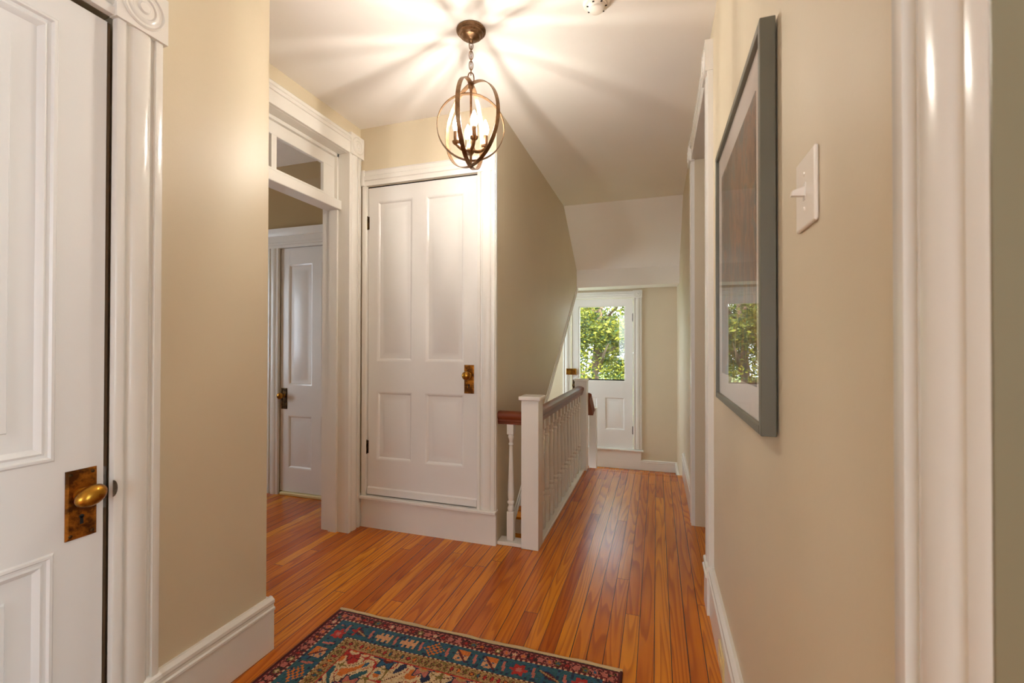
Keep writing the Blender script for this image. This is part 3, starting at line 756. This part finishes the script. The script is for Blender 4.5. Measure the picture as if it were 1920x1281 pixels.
# ------------------------------------------------------------------ rug
def rug():
    x0, x1, y1, y0 = -1.355, -.125, 1.684, -.25
    r = thing('rug', 'oriental runner rug with blue border lying on the pine floor', 'rug', ((x0+x1)/2, (y0+y1)/2, 0))
    cs = .005; nx = round((x1-x0)/cs); ny = round((y1-y0)/cs)
    RED, DRED, PINK, ORG_, BLUE, NAVY, TEAL, CREAM, TAN, OLIVE, DK, PEACH = [lin(*c) for c in ((176, 44, 34), (98, 26, 24), (186, 104, 88), (208, 112, 40), (40, 84, 110), (34, 42, 66), (42, 86, 92), (214, 184, 140), (176, 134, 84), (118, 100, 44), (44, 24, 22), (210, 150, 104))]
    rnd = random.Random(3)
    def hsh(a, b, c=0): return random.Random((a*7349+b*9151+c*31337) & 0xffffffff).random()
    W, Ln = nx*cs, ny*cs
    # border cartridge motifs, drawn in (along, across) cells
    def motif(kind, u, v):
        # u along -1..1, v across -1..1
        au, av = abs(u), abs(v)
        if kind == 0:    # stepped leaf
            st = math.floor((u+1)*3.0)/3-1
            if av < .62-.35*((math.floor((u+1)*4) % 2)) and au < .75: return PEACH
        elif kind == 1:  # two triangles about a diagonal
            if au < .6 and av < .7:
                if abs(u-v*.8) < .13: return DRED
                return ORG_ if (u-v*.8 > 0 and v < -.1) else PEACH if (math.floor(u*5)+math.floor(v*5)) % 4 else BLUE
        elif kind == 2:  # slanting leaf
            if abs(v-u*.5) < .3*(1-au): return DRED if abs(v-u*.5) > .08 else TAN
            if abs(v-u*.5) < .46*(1-au): return NAVY
        elif kind == 3:  # red flower
            rr = math.hypot(u, v)
            if rr < .62+.15*math.cos(6*math.atan2(v, u)): return RED if rr > .25 else PINK
        elif kind == 4:
            if (math.floor(u*4) + math.floor(v*4)) % 2 == 0 and au+av < 1.0: return ORG_
        return None
    def colour(i, j):
        x, y = (i+.5)*cs, (j+.5)*cs
        de = min(x, W-x); dn = min(y, Ln-y)
        d_ = min(de, dn); along = (y if de < dn else x)
        side = (0 if x < W-x else 1) if de < dn else (2 if y < Ln-y else 3)
        if d_ < .010: return DRED if de < dn or d_ > .005 else DK
        if d_ < .056:
            if d_ < .015 or d_ > .050: return PINK if (int(along/.01) % 2) else DRED
            c = int(along/.034); u = (along/.034-c)*2-1; v = (d_-.0325)/.018
            rr = math.hypot(u, v)+.12*math.sin(5*math.atan2(v, u+1e-6))
            h = hsh(c, side, 1)
            if rr < .38: return (RED, ORG_, CREAM, BLUE, PINK)[int(h*5)]
            if rr < .68: return (DRED, PINK, OLIVE, PINK)[int(h*4)]
            if hsh(i, j) < .22: return PINK
            return DRED if hsh(i//2, j//2, 4) < .6 else DK
        if d_ < .062: return CREAM if (int(along/.01) % 2) else DRED
        if d_ < .150:
            per = .115; c = int(along/per); u = (along/per-c)*2-1; v = (d_-.106)/.044
            if abs((along/per-c)-.06-.10*(v+1)/2*0-.05*v) < .05 and abs(v) < .6: return PINK
            kind = (1, 0, 2, 1, 4, 0, 3)[(c*3+side*2) % 7]
            if min(along, (Ln if de < dn else W)-along) < .17: kind = 3
            m = motif(kind, (u-.15)*1.25, v*1.05)
            if m: return m
            t = hsh(i//2, j//2, 7)
            return TEAL if t < .62 else (BLUE if t < .86 else NAVY)
        if d_ < .157: return DRED if d_ < .152 else CREAM if (int(along/.01) % 2) else DRED
        if d_ < .203:
            c = int(along/.026); u = (along/.026-c)*2-1; v = (d_-.18)/.02
            h = hsh(c, side, 2); rr = abs(u)+abs(v)
            if rr < .5: return (RED, OLIVE, TEAL, OLIVE, ORG_)[int(h*5)]
            if rr < .75: return DRED
            return TAN if hsh(i, j, 5) < .66 else OLIVE
        if d_ < .210: return RED if d_ > .206 else DRED
        # field: cream ground, palmettes, leaves and blue shrubs
        X, Y = x-W/2, y-Ln/2
        X = abs(X)
        px_, py_ = .15, .17
        k = math.floor(Y/py_); Xs = X+(.5*px_ if k % 2 else 0)
        c = math.floor(Xs/px_); u = (Xs/px_-c)*2-1; v = (Y/py_-k)*2-1
        th = math.atan2(v, u); rr = math.hypot(u, v)
        h = hsh(c, k, 8); kind = int(h*4)
        petal = .58+.14*math.cos((6 if kind % 2 else 8)*th)
        if rr < petal:
            if rr < .16: return ORG_
            if rr < .30: return (CREAM, DRED, NAVY, TAN)[kind]
            if rr < petal-.1: return (RED, BLUE, PINK, PINK)[kind]
            return (DRED, NAVY, DRED, NAVY)[kind]
        w = math.sin(X*62+math.sin(Y*37)*1.6)+math.cos(Y*55+math.sin(X*41)*1.8)
        if abs(w) < .16: return (RED, DRED, OLIVE)[int(hsh(int(x*16), int(y*16), 9)*3)]
        if w > 1.25: return ORG_ if hsh(c, k, 11) > .5 else BLUE
        if w < -1.2: return (NAVY, TEAL, RED)[int(hsh(c, k, 12)*3)]
        return CREAM if hsh(i, j, 13) > .12 else TAN
    me = bpy.data.meshes.new('pile')
    vs = []; fs = []
    rr_ = random.Random(5)
    for j in range(ny+1):
        for i in range(nx+1):
            vs.append((x0+i*cs, y0+j*cs, .008+rr_.random()*.0012+.0012*math.sin(i*.07+.5*math.sin(j*.05))))
    for j in range(ny):
        for i in range(nx):
            a = j*(nx+1)+i; fs.append((a, a+1, a+nx+2, a+nx+1))
    nb = len(vs)
    vs += [(x0, y0, .0005), (x1, y0, .0005), (x1, y1, .0005), (x0, y1, .0005)]
    fs += [(nb, nb+3, nb+2, nb+1)]
    off = ORG[r.name]
    me.from_pydata([(a-off.x, b-off.y, c-off.z) for a, b, c in vs], [], fs)
    at = me.color_attributes.new('knots', 'FLOAT_COLOR', 'CORNER')
    data = []
    for j in range(ny):
        for i in range(nx):
            c = colour(i, j); s = .68+.34*hsh(i, j, 20)
            data += [c[0]*s, c[1]*s, c[2]*s, 1.]*4
    data += [.2, .15, .1, 1.]*4
    at.data.foreach_set('color', data)
    m, nt, b = new_mat('wool_knots')
    ca = N(nt, 'ShaderNodeAttribute', attribute_name='knots')
    nt.links.new(ca.outputs['Color'], b.inputs['Base Color'])
    b.inputs['Roughness'].default_value = .95; b.inputs['Specular IOR Level'].default_value = .1
    b.inputs['Sheen Weight'].default_value = .15
    link('pile', me, m, r)
    M_['creamband'] = paint('cream_cotton', lin(196, 168, 122), .9, .05, 200, .1)
    M_['cord'] = paint('dark_red_wool_cord', lin(70, 24, 22), .95, .05, 150, .3)
    for yy, sg in ((y1, 1), (y0, -1)):
        bm = BM(); pts = [(x0-.004+i*(x1-x0+.008)/60, yy+sg*.008+.002*math.sin(i*.5), .006+.001*math.sin(i*1.1)) for i in range(61)]
        tube(bm, pts, .0075, 8)
        o = obj('end_band', bm, 'creamband', r, 60); o['label'] = 'cream woven end band'
        bm = BM(); pts = [(p[0], p[1]+sg*.008, .002) for p in pts]; tube(bm, pts, .0022, 6); obj('fringe', bm, 'cord', r, 60)
    for xx in (x0, x1):
        bm = BM(); tube(bm, [(xx, y0+i*(y1-y0)/60, .006) for i in range(61)], .0058, 8); obj('side_cord', bm, 'cord', r, 60)
rug()

# ------------------------------------------------------------------ unseen windows added to bring light into the hall
def added_sash_window(name, label, x0, x1, y0, y1, z0, z1, axis):
    w = thing(name, label, 'window', ((x0+x1)/2, (y0+y1)/2, z0), None, 'structure')
    bm = BM(); t = .045
    if axis == 'Y':
        for b in ((x0, x0+t, z0, z1), (x1-t, x1, z0, z1), (x0, x1, z0, z0+t), (x0, x1, z1-t, z1), (x0, x1, (z0+z1)/2-.02, (z0+z1)/2+.02)): box(bm, b[0], b[1], y0, y1, b[2], b[3])
    else:
        for b in ((y0, y0+t, z0, z1), (y1-t, y1, z0, z1), (y0, y1, z0, z0+t), (y0, y1, z1-t, z1), (y0, y1, (z0+z1)/2-.02, (z0+z1)/2+.02)): box(bm, x0, x1, b[0], b[1], b[2], b[3])
    obj('sash', bm, 'trim', w)
    bm = BM()
    if axis == 'Y': box(bm, x0+t, x1-t, (y0+y1)/2-.002, (y0+y1)/2+.002, z0+t, z1-t)
    else: box(bm, (x0+x1)/2-.002, (x0+x1)/2+.002, y0+t, y1-t, z0+t, z1-t)
    obj('glass_pane', bm, 'glass', w)
added_sash_window('added_window_2', 'added unseen white sash window in the end wall behind the viewer', -1.2, 0, -2.68, -2.63, .6, 2.2, 'Y')
added_sash_window('added_window_3', 'added unseen white sash window of the room at the right', 2.63, 2.68, -.7, .2, .7, 2.2, 'X')
added_sash_window('added_window_4', 'added unseen white sash window of the side room at the left', -4.32, -4.28, 1.2, 2.2, .8, 2.0, 'X')

added_sash_window('added_window_5', 'added unseen white sash window on the stair landing', -2.06, -2.01, 4.8, 5.7, .35, 1.65, 'X')

# ------------------------------------------------------------------ garden outside the far door
def leaf_mat(name, c1, c2):
    m, nt, b = new_mat(name); L = nt.links.new
    oi = N(nt, 'ShaderNodeAttribute', attribute_name='leafrand')
    r = ramp(nt, [(0, c1), (.55, tuple((a*.6+b_*.4) for a, b_ in zip(c1, c2))), (1, c2)]); L(oi.outputs['Fac'], r.inputs['Fac'])
    L(r.outputs['Color'], b.inputs['Base Color']); b.inputs['Roughness'].default_value = .55
    tr = nt.nodes.new('ShaderNodeBsdfTranslucent'); L(r.outputs['Color'], tr.inputs['Color'])
    mx = nt.nodes.new('ShaderNodeMixShader'); mx.inputs[0].default_value = .4
    out = nt.nodes['Material Output']
    L(b.outputs[0], mx.inputs[1]); L(tr.outputs[0], mx.inputs[2]); L(mx.outputs[0], out.inputs['Surface'])
    return m
M_['leafA'] = leaf_mat('leaf_green', lin(48, 84, 52), lin(176, 172, 52))
M_['leafB'] = leaf_mat('leaf_blue_green', lin(52, 92, 66), lin(110, 140, 70))
M_['bark'] = paint('bark', lin(120, 100, 84), .9, .1, 40, .3)
M_['lawn'] = paint('lawn', lin(120, 140, 70), .95, .1, 30, .3)
M_['path'] = paint('pale_gravel', lin(225, 215, 205), .9, .1, 30, .1)
GZ = -3.2
def tree(label, x, y, h, r, n, seed, mat, low=.12):
    t = thing('tree', label, 'tree', (x, y, GZ), 'trees beyond the glazed door')
    R = random.Random(seed)
    bm = BM(); tube(bm, [(x+.1*math.sin(i), y+.06*math.cos(i*1.3), GZ+h*.9*i/8) for i in range(9)], [.15*(1-.1*i)+.01 for i in range(9)], 10)
    for k in range(14):
        a = R.random()*2*PI; z = GZ+h*(.2+.05*k); e = V((math.cos(a), math.sin(a), .5))
        tube(bm, [V((x, y, z))+e*(r*.85*s/4)+V((0, 0, -.05*s*s*r/8)) for s in range(5)], [.05, .04, .03, .02, .008], 6)
    obj('trunk', bm, 'bark', t, 60)
    vs = []; fs = []; lr = []
    clumps = []
    for k in range(110):
        while True:
            p = V((R.uniform(-1, 1), R.uniform(-1, 1), R.uniform(-1, 1)))
            if .35 < p.length < 1: break
        clumps.append((V((x+p.x*r, y+p.y*r, GZ+h*(low+1)/2+p.z*h*(1-low)/2)), R.uniform(.22, .5)*r*.55))
    for k in range(n):
        c, cr = clumps[R.randrange(len(clumps))]
        p = c+V((R.gauss(0, 1), R.gauss(0, 1), R.gauss(0, .7)))*cr*.55
        s = R.uniform(.028, .062); u = V((R.gauss(0, 1), R.gauss(0, 1), R.gauss(0, .6))).normalized(); w = u.cross(V((R.gauss(0, 1), R.gauss(0, 1), R.gauss(0, 1)))).normalized()
        nrm = u.cross(w)*s*.15
        b = len(vs)
        vs += [tuple(p-u*s), tuple(p-w*s*.45+nrm), tuple(p+u*s), tuple(p+w*s*.45+nrm)]
        fs.append((b, b+1, b+2, b+3)); lr.append(R.random())
    off = ORG[t.name]
    me = bpy.data.meshes.new('foliage'); me.from_pydata([(a-off.x, b-off.y, c-off.z) for a, b, c in vs], [], fs)
    at = me.attributes.new('leafrand', 'FLOAT', 'FACE'); at.data.foreach_set('value', lr)
    link('foliage', me, mat, t)
tree('large sunlit leafy tree filling the glass of the far door', -1.35, 11.0, 6.9, 1.95, 85000, 1, 'leafA')
tree('darker blue green tree far behind at the left of the door glass', -4.6, 17.0, 8.4, 2.4, 30000, 2, 'leafB')
tree('yellow green tree far behind at the right of the door glass', .95, 17.2, 8.2, 2.4, 30000, 3, 'leafA')
bm = BM(); box(bm, -40, 40, 6.3, 70, GZ-.2, GZ); o = obj('lawn', bm, 'lawn'); tag(o, 'green lawn outside below the glazed door', 'lawn', None, 'structure')
bm = BM(); box(bm, -12, 12, 20, 26, GZ, GZ+.02); o = obj('driveway', bm, 'path'); tag(o, 'pale gravel drive behind the trees outside', 'driveway', None, 'structure')

# ------------------------------------------------------------------ lights, world, camera
def area(name, loc, rot, sx, sy, w, c):
    l = bpy.data.lights.new(name, 'AREA'); l.shape = 'RECTANGLE'; l.size = sx; l.size_y = sy; l.energy = w; l.color = c
    o = bpy.data.objects.new(name, l); COL.objects.link(o); o.location = loc; o.rotation_euler = rot
    return o
area('added_fill_back', (-.6, -2.75, 1.4), (math.radians(90), 0, 0), 1.1, 1.5, 7, (.80, .89, 1))  # added weak cool fill at the invented window behind the camera
area('added_fill_right', (2.76, -.25, 1.45), (0, math.radians(90), 0), 1.4, .8, 42, (.64, .86, 1))  # added bluish fill for the left door, from an invented window
area('added_fill_left', (-4.45, 1.7, 1.4), (0, math.radians(-90), 0), 1.1, .9, 3, (.9, .95, 1))  # added faint fill for the side room, its window is invented
area('added_fill_landing', (-2.2, 5.25, 1.0), (0, math.radians(-90), 0), 1.2, .8, 5.5, (.78, .98, .92))  # added fill to brighten the far end, through an invented landing window
su = bpy.data.lights.new('sun', 'SUN'); su.energy = 9.; su.angle = .01; su.color = (1, .93, .8)
so = bpy.data.objects.new('sun', su); COL.objects.link(so)
so.rotation_euler = V((-.55, .75, -.75)).to_track_quat('-Z', 'Y').to_euler()

w = bpy.data.worlds.new('sky'); S.world = w; w.use_nodes = True
bg = w.node_tree.nodes['Background']; bg.inputs['Color'].default_value = (.78, .88, 1, 1); bg.inputs['Strength'].default_value = 4.5

cam = bpy.data.cameras.new('camera'); co = bpy.data.objects.new('camera', cam); COL.objects.link(co); S.camera = co
cam.sensor_width = 36; cam.sensor_fit = 'HORIZONTAL'; cam.lens = 838.57/1920*36; cam.clip_start = .01
yaw, pit, rol = .31347466, .00801609, -.00151526
co.location = (0, 0, 1.2)
co.rotation_euler = (Matrix.Rotation(yaw, 4, 'Z') @ Matrix.Rotation(PI/2+pit, 4, 'X') @ Matrix.Rotation(-rol, 4, 'Z')).to_euler()
cam.dof.use_dof = True; cam.dof.focus_distance = 2.6; cam.dof.aperture_fstop = 6.3

S.view_settings.view_transform = 'Standard'; S.view_settings.look = 'None'; S.view_settings.gamma = 1; S.view_settings.use_curve_mapping = False
S.view_settings.exposure = .52
S.cycles.use_denoising = True
S.cycles.max_bounces = 10; S.cycles.diffuse_bounces = 6; S.cycles.transparent_max_bounces = 12
S.cycles.sample_clamp_indirect = 6.
